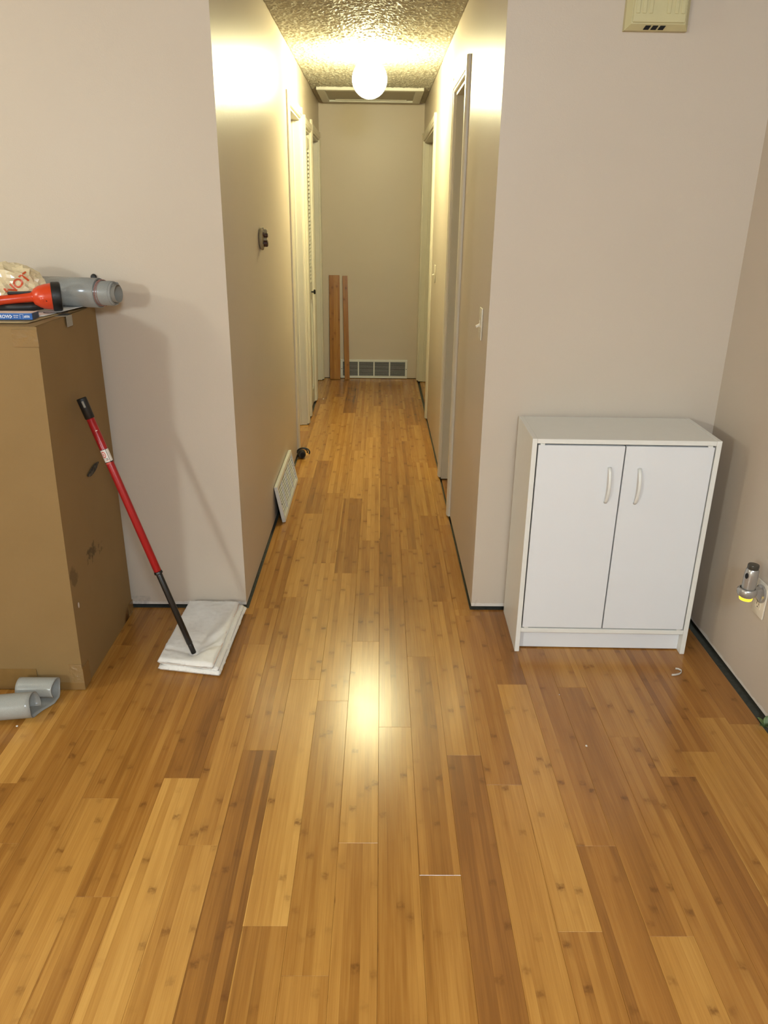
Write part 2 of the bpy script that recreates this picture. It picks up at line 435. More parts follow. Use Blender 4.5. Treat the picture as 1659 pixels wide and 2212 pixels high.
# door frames: casing boards and jambs
CW, CP = .064, .017
CAS = [(0, 0), (0, .009), (.004, .0125), (.012, .0135), (.016, CP), (.05, CP), (.058, .012), (CW, .009), (CW, 0)]   # from the opening outwards
def door_frame(name, side, op, label, near=True, far=True, top_extra=0.0):
    y0, y1, h = op
    xw = XL if side < 0 else XR
    s = 1 if side < 0 else -1
    root = struct_root(name, label, (xw, (y0 + y1) / 2, 0))
    sh = (-xw, -(y0 + y1) / 2, 0)
    zb = .010
    if near:
        bm = NB(); prism(bm, [(xw + s * (p + 0.0005), y0 - u) for u, p in CAS], 'z', zb, h + CW + top_extra); obj('casing', bm, M_TRIM, root, shift=sh)
    if far:
        bm = NB(); prism(bm, [(xw + s * (p + 0.0005), y1 + u) for u, p in CAS], 'z', zb, h + CW); obj('casing', bm, M_TRIM, root, shift=sh)
    bm = NB(); prism(bm, [(xw + s * (p + 0.0005), h + u) for u, p in CAS], 'y', y0, y1); obj('head_casing', bm, M_TRIM, root, shift=sh)
    j = .014
    xa, xb = (xw - T, xw) if side < 0 else (xw, xw + T)
    obj('jamb', B(xa, xb, y0 - .0005, y0 + j, .004, h, .001), M_TRIM, root, shift=sh)
    obj('jamb', B(xa, xb, y1 - j, y1 + .0005, .004, h, .001), M_TRIM, root, shift=sh)
    obj('head_jamb', B(xa, xb, y0 + j, y1 - j, h - j, h + .0005, .001), M_TRIM, root, shift=sh)
    # stop strips
    xs0, xs1 = (xw - .075, xw - .04) if side < 0 else (xw + .04, xw + .075)
    obj('door_stop', B(xs0, xs1, y0 + j, y0 + j + .010, .004, h - j, .002), M_TRIM, root, shift=sh)
    obj('door_stop', B(xs0, xs1, y1 - j - .010, y1 - j, .004, h - j, .002), M_TRIM, root, shift=sh)
    return root
door_frame('trim_1', -1, L1, 'white door casing on the left wall, nearest the room')
door_frame('trim_2', -1, L2, 'white casing around the louvred closet doors')
door_frame('trim_3', -1, L3, 'white door casing on the left wall beside the end wall', top_extra=.012)
door_frame('trim_4', 1, R1, 'white door casing on the right wall, nearest the room')
door_frame('trim_5', 1, R2, 'white door casing on the right wall beside the end wall')

# bifold louvred closet door
M_CLOSET = pm('cream_closet_paint', col(.62, .60, .50), .4, var=.05)
M_BLACKMETAL = pm('black_metal', col(.012, .011, .010), .35, metal=.3)
dr = struct_root('door_1', 'cream louvred bifold closet door with a black knob', (XL - .0165, 5.87, 0))
def bifold_leaf(yb, wdt, knob):
    st = .042; tk = .028
    X0, X1 = -tk / 2, tk / 2; z0, z1 = .02, 2.005
    leaf = obj('door_leaf', B(X0, X1, yb, yb + st, z0, z1, .002), M_CLOSET, dr)
    obj('stile', B(X0, X1, yb + wdt - st, yb + wdt, z0, z1, .002), M_CLOSET, leaf)
    for a, b in ((z0, .14), (.853, .985), (1.93, z1)):
        obj('rail', B(X0, X1, yb + st, yb + wdt - st, a, b, .002), M_CLOSET, leaf)
    obj('panel', B(-.004, .004, yb + st, yb + wdt - st, .14, .853), M_CLOSET, leaf)
    obj('raised_panel', B(-.009, .009, yb + st + .03, yb + wdt - st - .03, .18, .81, .006), M_CLOSET, leaf)
    n = 34
    bm = NB()
    for i in range(n):
        z = .985 + (i + .5) * (1.93 - .985) / n
        Mx = Matrix.Translation((0, 0, z)) @ Matrix.Rotation(math.radians(38), 4, 'Y')
        box(bm, -.017, .017, yb + st, yb + wdt - st, -.003, .003, M=Mx)
    ob = obj('slat_bank', bm, M_CLOSET, leaf); ob['kind'] = 'stuff'
    if knob:
        bm = NB(); lathe(bm, [(.006, 0), (.006, .016), (.017, .02), (.019, .028), (.014, .033)], 16, Matrix.Translation((X1, yb + .12, .91)) @ Matrix.Rotation(PI / 2, 4, 'Y'))
        obj('knob', bm, M_BLACKMETAL, leaf, 'auto')
bifold_leaf(.0, .218, False); bifold_leaf(.222, .218, True)

# ================================================================== HALLWAY CEILING LIGHT
GX, GY = -.058, 5.10
lamp = thing('ceiling_light', 'glowing white globe ceiling light in the hallway', 'light', (GX, GY, C))
M_BRASS = pm('white_metal_canopy', col(.75, .73, .66), .35)
obj('canopy', lathe(NB(), [(.055, -.001), (.062, -.006), (.060, -.03), (.045, -.045)], 32), M_BRASS, lamp, 'auto')
gl = [(.040, -.044), (.066, -.056)] + [(.103 * math.sin(a), -.150 + .103 * math.cos(a)) for a in [math.radians(x) for x in range(45, 180, 9)]] + [(.004, -.2529)]
M_GLOBE = emis('glowing_globe_glass', HALL_COL, HALL_EMIT)
obj('globe', lathe(NB(), gl, 40), M_GLOBE, lamp, True)

# attic hatch
hat = thing('attic_hatch', 'square attic access hatch with white trim in the hallway ceiling', 'hatch', (-.07, 6.84, C))
hx, hy, tw, tz = .408, .36, .062, -.026
M_HTRIM = pm('hatch_trim_paint', col(.62, .60, .52), .4)
for (a, b, c0, d0) in ((-hx, hx, -hy, -hy + tw), (-hx, hx, hy - tw, hy), (-hx, -hx + tw, -hy + tw, hy - tw), (hx - tw, hx, -hy + tw, hy - tw)):
    obj('trim_board', B(a, b, c0, d0, tz, -.0005, .003), M_HTRIM, hat)
obj('panel', B(-hx + tw, hx - tw, -hy + tw + .004, hy - tw, -.012, -.0008), M_CEIL, hat)
obj('inner_strip', B(-hx + tw + .05, hx - tw - .05, hy - tw - .05, hy - tw - .03, -.018, -.012, .002), M_HTRIM, hat)

# ================================================================== VENT GRILLES
M_GRILLE = pm('white_enamel_grille', col(.74, .73, .68), .35, var=.04)
M_SHADEBACK = pm('dark_shade_backing', col(.030, .028, .030), .7, var=.4)
def grille(name, label, L, H, loc, rotm, slat_deg, back, slats, hd=.0042):
    """local: x along the length, y out of the wall toward the viewer (-y), z up from the base"""
    root = thing(name, label, 'vent grille', loc); root.rotation_euler = rotm
    bw, dp = .020, .018
    for (a, b, c0, d0) in ((0, L, 0, bw), (0, L, H - bw, H), (0, bw, bw, H - bw), (L - bw, L, bw, H - bw)):
        obj('frame_bar', B(a, b, -dp, 0, c0, d0, .0015), M_GRILLE, root)
    n = 4; iw = (L - 2 * bw); 
    for i in range(1, n):
        x = bw + iw * i / n
        obj('mullion', B(x - .006, x + .006, -dp + .002, -.003, bw, H - bw, .001), M_GRILLE, root)
    for i in range(n):
        a = bw + iw * i / n + (.006 if i else 0); b = bw + iw * (i + 1) / n - (.006 if i < n - 1 else 0)
        bm = NB()
        for k in range(slats):
            z = bw + (k + .5) * (H - 2 * bw) / slats
            Mx = Matrix.Translation((0, -dp / 2, z)) @ Matrix.Rotation(math.radians(slat_deg), 4, 'X')
            box(bm, a, b, -hd, hd, -.0011, .0011, M=Mx)
        ob = obj('slat_bank', bm, M_GRILLE, root); ob['kind'] = 'stuff'
    if back: obj('shade_backing', B(bw, L - bw, -.0030, -.0020, bw, H - bw), M_SHADEBACK, root)  # dark sheet stands in for the shade behind the slats
    for x in (.010, L - .010):
        obj('screw', lathe(NB(), [(.004, 0), (.003, .0015)], 10, Matrix.Translation((x, -dp, H / 2)) @ Matrix.Rotation(PI / 2, 4, 'X')), M_BLACKMETAL, root)
    return root
grille('return_vent_grille', 'white return-air vent grille fixed low on the hallway end wall', .642, .178, (-.352, E - .0005, .004), (0, 0, 0), -14, True, 12)
# the loose one leans against the left wall: faces +x
lean = math.atan2(.036, .19)
g2 = grille('loose_vent_grille', 'loose white vent grille leaning against the left hallway wall', .655, .195, (XL + .0385, 3.63, .001), (0, 0, 0), 6, True, 9, .0034)
g2.rotation_euler = (Matrix.Rotation(PI / 2, 3, 'Z') @ Matrix.Rotation(-lean, 3, 'X')).to_euler()

# ================================================================== LOOSE BOARDS AT THE END WALL
def loose_board(label, wd, ln, loc, lean_deg, zrot, tone):
    bm = NB(); box(bm, 0, wd, 0, ln, -.0075, .0075, .001)
    o = obj('floor_plank', bm, M_BAMBOO); o.color = (tone, 0, random.random(), 1)
    o.location = loc; o.rotation_euler = (math.radians(90 - lean_deg), 0, zrot)
    return tag(o, label, 'plank', 'loose floor planks leaning on the end wall')
loose_board('wide bamboo plank leaning upright against the hallway end wall', .098, .955, (-.452, E - .072, .003), 3.5, 0, .36)
ob = loose_board('narrow ripped bamboo plank leaning in front of the end-wall vent', .046, .952, (-.309, E - .095, .003), 4.3, 0, .22)
ob.rotation_euler = (Matrix.Rotation(math.radians(-1.1), 3, 'Y') @ Matrix.Rotation(math.radians(90 - 4.3), 3, 'X')).to_euler()

# ================================================================== WALL FITTINGS
M_PLATE = pm('ivory_switch_plastic', col(.66, .60, .48), .35, var=.03)
M_PLATE_W = pm('ivory_outlet_plastic', col(.74, .67, .55), .35, var=.03)
def light_switch(label, y, z):
    r = thing('light_switch', label, 'light switch', (XR, y, z), group='light switches on the right hallway wall')
    obj('plate', B(-.0065, -.0003, -.035, .035, -.058, .058, .003, 2), M_PLATE, r, 'auto')
    obj('toggle_surround', B(-.0085, -.006, -.006, .006, -.013, .013, .001), M_PLATE, r)
    Mx = Matrix.Rotation(math.radians(-28), 4, 'Y')
    obj('toggle', B(-.024, -.006, -.0042, .0042, -.0045, .0045, .0015, M=Mx), M_PLATE, r)
    for zz in (-.03, .03):
        obj('screw', lathe(NB(), [(.003, 0), (.0025, .0012)], 10, Matrix.Translation((-.0065, 0, zz)) @ Matrix.Rotation(-PI / 2, 4, 'Y')), M_PLATE, r)
light_switch('ivory light switch on the right hallway wall, nearest the room corner', 2.905, 1.116)
light_switch('ivory light switch deep in the hallway, just before the far right doorway', 5.40, 1.115)

# thermostat base with its cover off
th = thing('thermostat_base', 'bare tan thermostat base with brown terminals on the left hallway wall', 'thermostat', (XL, 3.56, 1.387))
M_TAN = pm('aged_tan_plastic', col(.34, .27, .15), .45, var=.15); M_BROWN = pm('brown_bakelite', col(.055, .02, .012), .35, var=.3)
MY = Matrix.Rotation(PI / 2, 4, 'Y')
obj('back_plate', lathe(NB(), [(.046, .003), (.048, .006), (.048, .013), (.044, .016)], 10, MY), M_TAN, th, 'auto')
for (yy, zz, rr, hh, mt) in ((.008, .030, .010, .032, M_TAN), (.012, .014, .011, .034, M_BROWN), (.010, -.003, .008, .030, M_TAN), (.012, -.020, .015, .034, M_BROWN), (-.018, .020, .006, .024, M_BROWN)):
    obj('terminal', lathe(NB(), [(rr, .014), (rr, hh - .003), (rr * .7, hh)], 14, Matrix.Translation((0, yy, zz)) @ MY), mt, th, 'auto')
obj('screw', lathe(NB(), [(.004, .015), (.003, .018)], 10, Matrix.Translation((0, -.022, -.018)) @ MY), M_BLACKMETAL, th)
obj('bracket_arm', B(.012, .020, -.012, -.006, .018, .046, .001), M_TAN, th)

# door chime box high on the wall
ch = thing('door_chime', 'cream plastic door chime box high on the wall above the cabinet', 'door chime', (.848, D, 2.03))
M_CHIME = pm('yellowed_cream_plastic', col(.56, .50, .27), .42, var=.05)
bm = NB(); 
lo = [(-.097, 0), (.097, 0), (.097, .30), (-.097, .30)]; hi = [(-.083, .014), (.083, .014), (.083, .286), (-.083, .286)]
v0 = [bm.verts.new((x, -.0005, z)) for x, z in lo]; v1 = [bm.verts.new((x, -.020, z)) for x, z in lo]; v2 = [bm.verts.new((x, -.040, z)) for x, z in hi]
for p, q_ in ((v0, v1), (v1, v2)):
    for i in range(4): bm.faces.new((p[i], p[(i + 1) % 4], q_[(i + 1) % 4], q_[i]))
bm.faces.new(v0); bm.faces.new(v2)
obj('housing', bm, M_CHIME, ch)
obj('front_panel', B(-.080, .080, -.046, -.0395, .017, .283, .002), M_CHIME, ch)
for i in range(8):
    x = -.068 + i * .0195 - (.004 if 2 < i < 6 else 0)
    if 3 <= i <= 4: continue
    obj('rib', B(x - .006, x + .006, -.0485, -.0455, .040, .270, .0012), M_CHIME, ch)
for i in range(3):
    x = -.032 + i * .0225
    bm = NB(); v = [bm.verts.new(p) for p in ((x - .0085, -.0245, .0025), (x + .0075, -.0245, .0025), (x + .0115, -.0362, .0108), (x - .0045, -.0362, .0108))]
    w2 = [bm.verts.new(p.co + Vector((0, .0012, .0012))) for p in v]
    bm.faces.new(v); bm.faces.new(w2[::-1])
    for a in range(4): bm.faces.new((v[a], v[(a + 1) % 4], w2[(a + 1) % 4], w2[a]))
    bmesh.ops.translate(bm, vec=(0, -.0010, -.0012), verts=bm.verts)
    obj('slot', bm, M_DARK, ch)

# outlet, charger and rechargeable torch on the right wall
ou = thing('power_outlet', 'ivory duplex power outlet low on the right wall', 'outlet', (XS, 2.172, .350))
obj('plate', B(-.0065, -.0003, -.036, .036, -.060, .060, .003, 2), M_PLATE_W, ou, 'auto')
for zz in (-.021, .021):
    obj('socket_face', B(-.0085, -.006, -.016, .016, zz - .013, zz + .013, .002), M_PLATE_W, ou)
    for yy in (-.0065, .0065): obj('slot', B(-.0089, -.0084, yy - .0012, yy + .0012, zz, zz + .008), M_BROWN, ou)
    obj('ground_hole', lathe(NB(), [(.0025, 0), (.0025, .0005)], 10, Matrix.Translation((-.0084, 0, zz - .007)) @ Matrix.Rotation(-PI / 2, 4, 'Y')), M_BROWN, ou)
M_SILVER = pm('silver_plastic', col(.42, .40, .37), .25, metal=.55, var=.06)
M_SMOKE = pm('smoked_plastic', col(.05, .045, .035), .2, var=.2)
M_GLOWY = emis('glowing_yellow_lens', (1.0, .68, .03, 1), 1.6)
cg = thing('torch_charger', 'silver charging cradle plugged into the right wall outlet', 'charger', (1.196, 2.165, .372))
ring = [(.0232, -.006), (.027, -.004), (.0305, .004), (.0305, .014), (.027, .020), (.0234, .021), (.0232, .004), (.0232, -.006)]
obj('ring', lathe(NB(), ring, 32, cap=False), M_SILVER, cg, 'auto')
obj('arm', prism(NB(), [(.024, -.004), (.043, -.026), (.043, .022), (.024, .016)], 'y', -.011, .011), M_SILVER, cg)
obj('plug_block', lathe(NB(), [(.026, .041), (.030, .043), (.030, .0475)], 28, MY), M_SILVER, cg, 'auto')
fl = thing('pocket_torch', 'silver rechargeable torch with glowing yellow lens standing in wall charger', 'flashlight', (1.196, 2.165, .351))
tl = Matrix.Rotation(math.radians(2), 4, 'Y')
obj('lens', lathe(NB(), [(.012, .0), (.019, .001), (.0203, .005), (.0203, .010)], 28, tl), M_GLOWY, fl, 'auto')
obj('barrel', lathe(NB(), [(.0195, .0105), (.0205, .04), (.0215, .062), (.0215, .088), (.0195, .106), (.017, .110)], 32, tl), M_SILVER, fl, 'auto')
obj('tail_cap', lathe(NB(), [(.0165, .1102), (.0175, .113), (.0175, .122), (.0165, .125), (.010, .1255)], 28, tl), M_SMOKE, fl, 'auto')
obj('button', lathe(NB(), [(.0001, .0), (.0062, .0), (.0058, .0015), (.0001, .002)], 16, tl @ Matrix.Rotation(math.radians(205), 4, 'Z') @ Matrix.Translation((.0205, 0, .088)) @ Matrix.Rotation(PI / 2, 4, 'Y') @ Matrix.Diagonal((1.6, 1, 1, 1)), cap=False), M_DARK, fl)

# ================================================================== WHITE CABINET
M_MELA = pm('white_melamine', col(.77, .775, .785), .42, var=.02, scale=8, bump=.06, bscale=260, bdist=.0004)
M_EDGE = pm('off_white_edge_band', col(.79, .775, .72), .42, var=.02)
M_HANDLE = pm('white_handle_plastic', col(.76, .75, .70), .3, var=.02)
W_, DP, H_, t_ = .624, .302, .813, .0165
cab = thing('storage_cabinet', 'white two-door storage cabinet against the wall in the right corner', 'cabinet', (.515, 2.407, 0), (0, 0, -.0195))
obj('side_panel', B(0, t_, 0, DP, 0, H_, .0008), M_EDGE, cab); obj('side_panel', B(W_ - t_, W_, 0, DP, 0, H_, .0008), M_EDGE, cab)
obj('top_panel', B(t_ + .0004, W_ - t_ - .0004, .0006, DP, H_ - t_, H_ - .0006, .0008), M_EDGE, cab)
obj('bottom_panel', B(t_ + .0004, W_ - t_ - .0004, .0006, DP - .004, .082, .082 + t_, .0008), M_EDGE, cab)
obj('plinth', B(t_ + .0004, W_ - t_ - .0004, .030, .046, .004, .0815, .0006), M_MELA, cab)
obj('back_panel', B(t_ + .0004, W_ - t_ - .0004, DP - .004, DP - .001, .0985, H_ - t_), M_MELA, cab)
obj('shelf', B(t_ + .0004, W_ - t_ - .0004, .03, DP - .005, .44, .456), M_MELA, cab)
zc0, zc1 = .082 + t_ + .0050, H_ - t_ - .0052
mid = W_ / 2 - .002
def handle(x, zc, parent):
    pts = []; n = 14
    for i in range(n + 1):
        a = i / n; z = (a - .5) * .124; y = -.001 - .025 * math.sin(PI * a) ** .62
        pts.append((x, y, zc + z))
    bm = tube(NB(), pts, [.0048 - .0008 * math.sin(PI * i / n) for i in range(n + 1)], 12)
    bmesh.ops.scale(bm, vec=(1.25, 1, 1), verts=bm.verts, space=Matrix.Translation((-x, 0, 0)))
    obj('handle', bm, M_HANDLE, parent, True)
d1 = obj('door', B(t_ + .0045, mid - .0022, -.0005, .0155, zc0, zc1, .0012), M_MELA, cab); handle(mid - .046, .655, d1)
d2 = obj('door', B(mid + .0022, W_ - t_ - .0045, -.0005, .0155, zc0, zc1, .0012), M_MELA, cab); handle(mid + .054, .653, d2)
for x in (.035, W_ - .035):
    obj('bumper', B(x - .008, x + .008, .001, .008, zc1 - .001, zc1 + .0045, .0012), M_HANDLE, cab)
    obj('bumper', B(x - .008, x + .008, .001, .008, zc0 - .0045, zc0 + .001, .0012), M_HANDLE, cab)

# ================================================================== CARDBOARD BOX
def cardboard():
    t = NT('cardboard'); o = t.obj()
    n = t.noise(5, 4, .6, o); f = t.noise(260, 2, .5, o)
    c = t.mix(n, col(.235, .145, .053), col(.285, .180, .072))
    c = t.mix(t.math('MULTIPLY', f, .18), c, col(.20, .12, .05))
    sp = t.n('ShaderNodeSeparateXYZ'); t.l(o, sp.inputs[0])
    # dark scuff on the right-hand side (object space: y depth, z height)
    cv = t.n('ShaderNodeCombineXYZ'); t.l(sp.outputs[1], cv.inputs[1]); t.l(sp.outputs[2], cv.inputs[2])
    def blob(y, z, ry, rz, thr, sc):
        dy = t.math('DIVIDE', t.math('SUBTRACT', sp.outputs[1], y), ry); dz = t.math('DIVIDE', t.math('SUBTRACT', sp.outputs[2], z), rz)
        d = t.math('SQRT', t.math('ADD', t.math('MULTIPLY', dy, dy), t.math('MULTIPLY', dz, dz)))
        m_ = t.maprange(d, 1.0, .2)
        return t.maprange(t.math('MULTIPLY', m_, t.noise(sc, 4, .7, cv.outputs[0])), thr, thr + .10)
    side = t.math('GREATER_THAN', sp.outputs[0], -.04)
    s1 = t.math('MULTIPLY', blob(.20, .415, .13, .085, .40, 34), side)
    s2 = t.math('MULTIPLY', blob(.035, .405, .06, .075, .30, 20), side)
    c = t.mix(t.math('MULTIPLY', s1, .75), c, col(.055, .035, .012)); c = t.mix(t.math('MULTIPLY', s2, .55), c, col(.085, .05, .018))
    s3 = t.math('MULTIPLY', blob(.28, .40, .10, .075, .48, 48), side); c = t.mix(t.math('MULTIPLY', s3, .6), c, col(.09, .055, .02))
    t.base(c); t.set(Roughness=.72); t.p.inputs['Specular IOR Level'].default_value = .3
    t.bump(t.math('ADD', t.noise(420, 2, .5, o), t.math('MULTIPLY', t.noise(6, 3, .5, o), 3.0)), .12, .0014)
    return t.m
M_CARD = cardboard()
M_TAPE = pm('brown_packing_tape', col(.235, .135, .045), .18, var=.12, scale=30)
M_CLEARTAPE = pm('shiny_clear_tape', col(.25, .155, .062), .12, var=.08, bump=.5, bscale=40, bdist=.004)
BX = thing('cardboard_box', 'tall brown cardboard box standing against the left wall', 'box', (-.972, 2.151, 0))
bw_, bd_, bh_ = .68, .535, 1.193
def bxp(x, y, z):    # slight lean and bulge of the tired box
    k = z / bh_
    f = y / bd_
    px_ = x + (.020 * (1 - f) * k if x > -.1 else 0) + .004 * math.sin(PI * k) * math.sin(PI * f) * (1 if x > -.1 else 0)
    py = y + .010 * k * (1 - f) - .006 * math.sin(PI * k) * (1 if f < .02 else 0)
    return (px_, py, z)
bm = NB()
N_ = 14
patch(bm, lambda u, v: Vector(bxp(0, u * bd_, .0015 + v * (bh_ - .0015))) + Vector((.0018 * noise.noise((u * 6, v * 9, 3)), 0, 0)) * (1 if 0 < u < 1 else 0), N_, 20)
patch(bm, lambda u, v: Vector(bxp(-bw_ * (1 - u), 0, .0015 + v * (bh_ - .0015))) + Vector((0, .0020 * noise.noise((u * 7, v * 9, 8)), 0)) * (1 if 0 < u < 1 else 0), N_, 20)
patch(bm, lambda u, v: Vector(bxp(-bw_ * (1 - u), bd_, .0015 + v * (bh_ - .0015))), N_, 20)
patch(bm, lambda u, v: Vector(bxp(-bw_, u * bd_, .0015 + v * (bh_ - .0015))), N_, 20)
patch(bm, lambda u, v: Vector(bxp(-bw_ * (1 - u), v * bd_, bh_ - .004)), N_, N_)
patch(bm, lambda u, v: Vector(bxp(-bw_ * (1 - u), v * bd_, .0015)), N_, N_)
bmesh.ops.remove_doubles(bm, verts=bm.verts, dist=.0006)
obj('carton', bm, M_CARD, BX, 'auto')
# top flaps: long side flaps meet over short ones
obj('flap', prism(NB(), [(.022, bh_ - .004), (bd_ / 2 - .002, bh_ - .0015), (bd_ / 2 - .002, bh_ + .0015), (.022, bh_ - .0005)], 'x', -bw_ + .004, .010), M_CARD, BX)
obj('flap', prism(NB(), [(bd_ / 2 + .002, bh_ - .0015), (bd_ - .004, bh_ - .004), (bd_ - .004, bh_ - .0005), (bd_ / 2 + .002, bh_ + .0015)], 'x', -bw_ + .004, -.004), M_CARD, BX)
# tape
obj('tape', B(-.35, -.150, -.0030, -.0014, .004, .082), M_TAPE, BX)
obj('tape', B(-.130, .0035, -.0036, -.0014, .003, .030), M_TAPE, BX)
obj('tape', B(.0012, .0042, -.003, .052, .004, .085), M_TAPE, BX)
obj('corner_tape', B(-.040, .0024, -.0034, -.0016, .03, .10), M_CLEARTAPE, BX)
obj('corner_tape', B(-.05, .021, .0062, .0094, bh_ - .055, bh_ - .007), M_CLEARTAPE, BX)
obj('tape', B(.0012, .0036, bd_ - .05, bd_ + .001, .012, .055), M_TAPE, BX)
# torn hand hole
bm = NB(); n = 16
pts = [(2.4425 - 2.151 + .050 * math.cos(a) * (1 + .15 * math.sin(3 * a)) , .681 + .0105 * math.sin(a) + .008 * math.cos(a)) for a in [2 * PI * i / n for i in range(n)]]
xo = .0165
v = [bm.verts.new((xo, a, b)) for a, b in pts]; v2 = [bm.verts.new((xo - .004, a, b)) for a, b in pts]
bm.faces.new(v); bm.faces.new(v2[::-1])
for i in range(n): bm.faces.new((v[i], v[(i + 1) % n], v2[(i + 1) % n], v2[i]))
def hole_mat():
    t = NT('torn_hole'); o = t.obj(); sp = t.n('ShaderNodeTexWave'); sp.inputs['Scale'].default_value = 60; sp.inputs['Distortion'].default_value = 4
    t.l(o, sp.inputs['Vector']); t.base(t.mix(sp.outputs[1], col(.01, .008, .006), col(.09, .075, .055))); t.set(Roughness=.8); return t.m
obj('torn_hole', bm, hole_mat(), BX)
# bent metal tab hanging over the top edge
M_TAB = pm('grey_metal_tab', col(.34, .32, .27), .35, metal=.5)
tb = NB(); box(tb, .017, .0185, .232, .278, bh_ - .032, bh_ + .001, .0006); box(tb, -.014, .0185, .225, .262, bh_ + .001, bh_ + .0025, .0006)
obj('metal_tab', tb, M_TAB, BX)
obj('painted_tab_shadow', B(-.012, .0178, .245, .282, bh_ + .0026, bh_ + .0042, .0005), M_DARK, BX)  # black plate stands in for the shadow at the tab
M_CHIP = pm('pale_scuff', col(.55, .45, .36), .7)
obj('scuff_chip', lathe(NB(), [(.0001, 0), (.008, 0), (.007, .001), (.0001, .0012)], 12, Matrix.Translation((.0095, .030, .305)) @ MY @ Matrix.Diagonal((1.3, .7, 1, 1)), cap=False), M_CHIP, BX)

# ================================================================== THINGS ON THE BOX
ZT = bh_ + .0018
M_PAPER = pm('white_paper', col(.72, .70, .66), .6, var=.05)
def sheet(label, pts, z, curl=0.0, mat=None):
    bm = NB(); P = [Vector((x, y, 0)) for x, y in pts]
    f = lambda u, v: (P[0] * (1 - u) + P[1] * u) * (1 - v) + (P[3] * (1 - u) + P[2] * u) * v + Vector((0, 0, z + curl * max(0, (u - .6)) ** 2 * 6))
    patch(bm, f, 8, 8)
    o = obj('paper_sheet', bm, mat or M_PAPER, None, True)
    md = o.modifiers.new('thickness', 'SOLIDIFY'); md.thickness = .0006; md.offset = 1
    return tag(o, label, 'paper', 'loose papers on the cardboard box')
def printed():
    t = NT('printed_paper'); o = t.obj(); sp = t.n('ShaderNodeSeparateXYZ'); t.l(o, sp.inputs[0])
    band = t.math('MULTIPLY', t.math('LESS_THAN', t.math('ABSOLUTE', t.math('SUBTRACT', sp.outputs[1], 2.365)), .014), t.math('LESS_THAN', t.math('ABSOLUTE', t.math('SUBTRACT', sp.outputs[0], -1.045)), .02))
    t.base(t.mix(band, t.mix(t.noise(40, 2, .5, o), col(.70, .68, .64), col(.76, .74, .70)), col(.13, .09, .24))); t.set(Roughness=.55); return t.m
sheet('white paper sheet lying under the orange flashlight', [(-1.20, 2.30), (-1.005, 2.345), (-.975, 2.62), (-1.18, 2.66)], ZT + .002, .002, printed())
sheet('brown paper sheet at the front edge of the cardboard box', [(-1.32, 2.20), (-1.0, 2.215), (-.985, 2.44), (-1.30, 2.42)], ZT + .0005, .0, pm('kraft_paper', col(.40, .29, .14), .6, var=.08))

# blue staple carton
sb = thing('staple_carton', 'slim blue printed staple carton on the cardboard box', 'carton', (-1.006, 2.268, ZT + .0032), (0, 0, math.radians(3)))
M_BLUE = pm('blue_print', col(.012, .10, .36), .3, var=.06); M_CARTON_TOP = pm('pale_carton_print', col(.70, .60, .52), .35, var=.12, scale=18)
M_INK = pm('white_ink', col(.80, .82, .85), .4, var=.02); M_NAVY = pm('dark_blue_end_print', col(.03, .05, .10), .3, var=.4, scale=90)
obj('carton_body', B(-.26, 0, 0, .052, 0, .0185, .0006), M_BLUE, sb)
obj('carton_lid', B(-.259, -.0008, .0008, .0512, .0186, .0192), M_CARTON_TOP, sb)
obj('carton_end', B(.0001, .0006, .001, .051, .0006, .018), M_NAVY, sb)
bm = NB(); patch(bm, lambda u, v: Vector((-.25 + u * .165, .002 + v * .035 * (1 - u), .0194)), 4, 2)
obj('lid_print', bm, pm('red_print', col(.62, .16, .10), .35), sb)
def lettering(body, size, loc, mat, parent, sx=1.0):
    bm = text_mesh(body, size, .0001, .012)
    bmesh.ops.scale(bm, vec=(sx, 1, 1), verts=bm.verts)
    bmesh.ops.transform(bm, matrix=Matrix.Translation(loc) @ Matrix.Rotation(PI / 2, 4, 'X'), verts=bm.verts)
    return obj('lettering', bm, mat, parent)
lettering('ARROW', .0135, (-.1085, -.0004, .0048), M_INK, sb, .90)
bm = NB()
prism(bm, [(-.0640, .0045), (-.0615, .0045), (-.0570, .0093), (-.0615, .014), (-.0640, .014), (-.0600, .0093)], 'y', -.0006, -.0001); obj('chevron_print', bm, M_INK, sb)
lettering('STAPLES GRAPAS', .0042, (-.0535, -.0004, .0105), M_INK, sb, .46)
lettering('3/8 in  10 mm', .0042, (-.0525, -.0004, .0055), M_INK, sb, .50)
bm = NB(); 
for a, b, c0, d0 in ((-.0350, -.0343, .004, .0155), (-.0260, -.0253, .004, .0155), (-.0350, -.0253, .0150, .0155)): box(bm, a, b, -.0006, -.0001, c0, d0)
obj('staple_print', bm, M_INK, sb)
lettering('#506', .0095, (-.0228, -.0004, .0062), M_INK, sb, .80)

# big orange flashlight
M_ORANGE = pm('orange_plastic', col(.66, .055, .012), .28, var=.06); M_BLACKRUB = pm('black_rubber', col(.010, .009, .008), .5, var=.3)
fb = thing('lantern_flashlight', 'large orange lantern flashlight with black bezel lying on the box', 'flashlight', (-1.032, 2.462, ZT + .0046), (0, 0, math.radians(22)))
AX = Matrix.Translation((0, 0, .0445)) @ MY
obj('reflector_housing', lathe(NB(), [(.014, -.046), (.024, -.041), (.033, -.026), (.038, -.008), (.0408, .010)], 36, AX), M_ORANGE, fb, 'auto')
obj('bezel', lathe(NB(), [(.0410, .0102), (.0440, .012), (.0442, .032), (.0425, .037), (.036, .0385)], 40, AX), M_BLACKRUB, fb, 'auto')
obj('lens', lathe(NB(), [(.0001, .0392), (.0355, .0392), (.0355, .0387), (.0001, .0387)], 32, AX, cap=False), pm('torch_glass', col(.35, .35, .33), .1), fb)
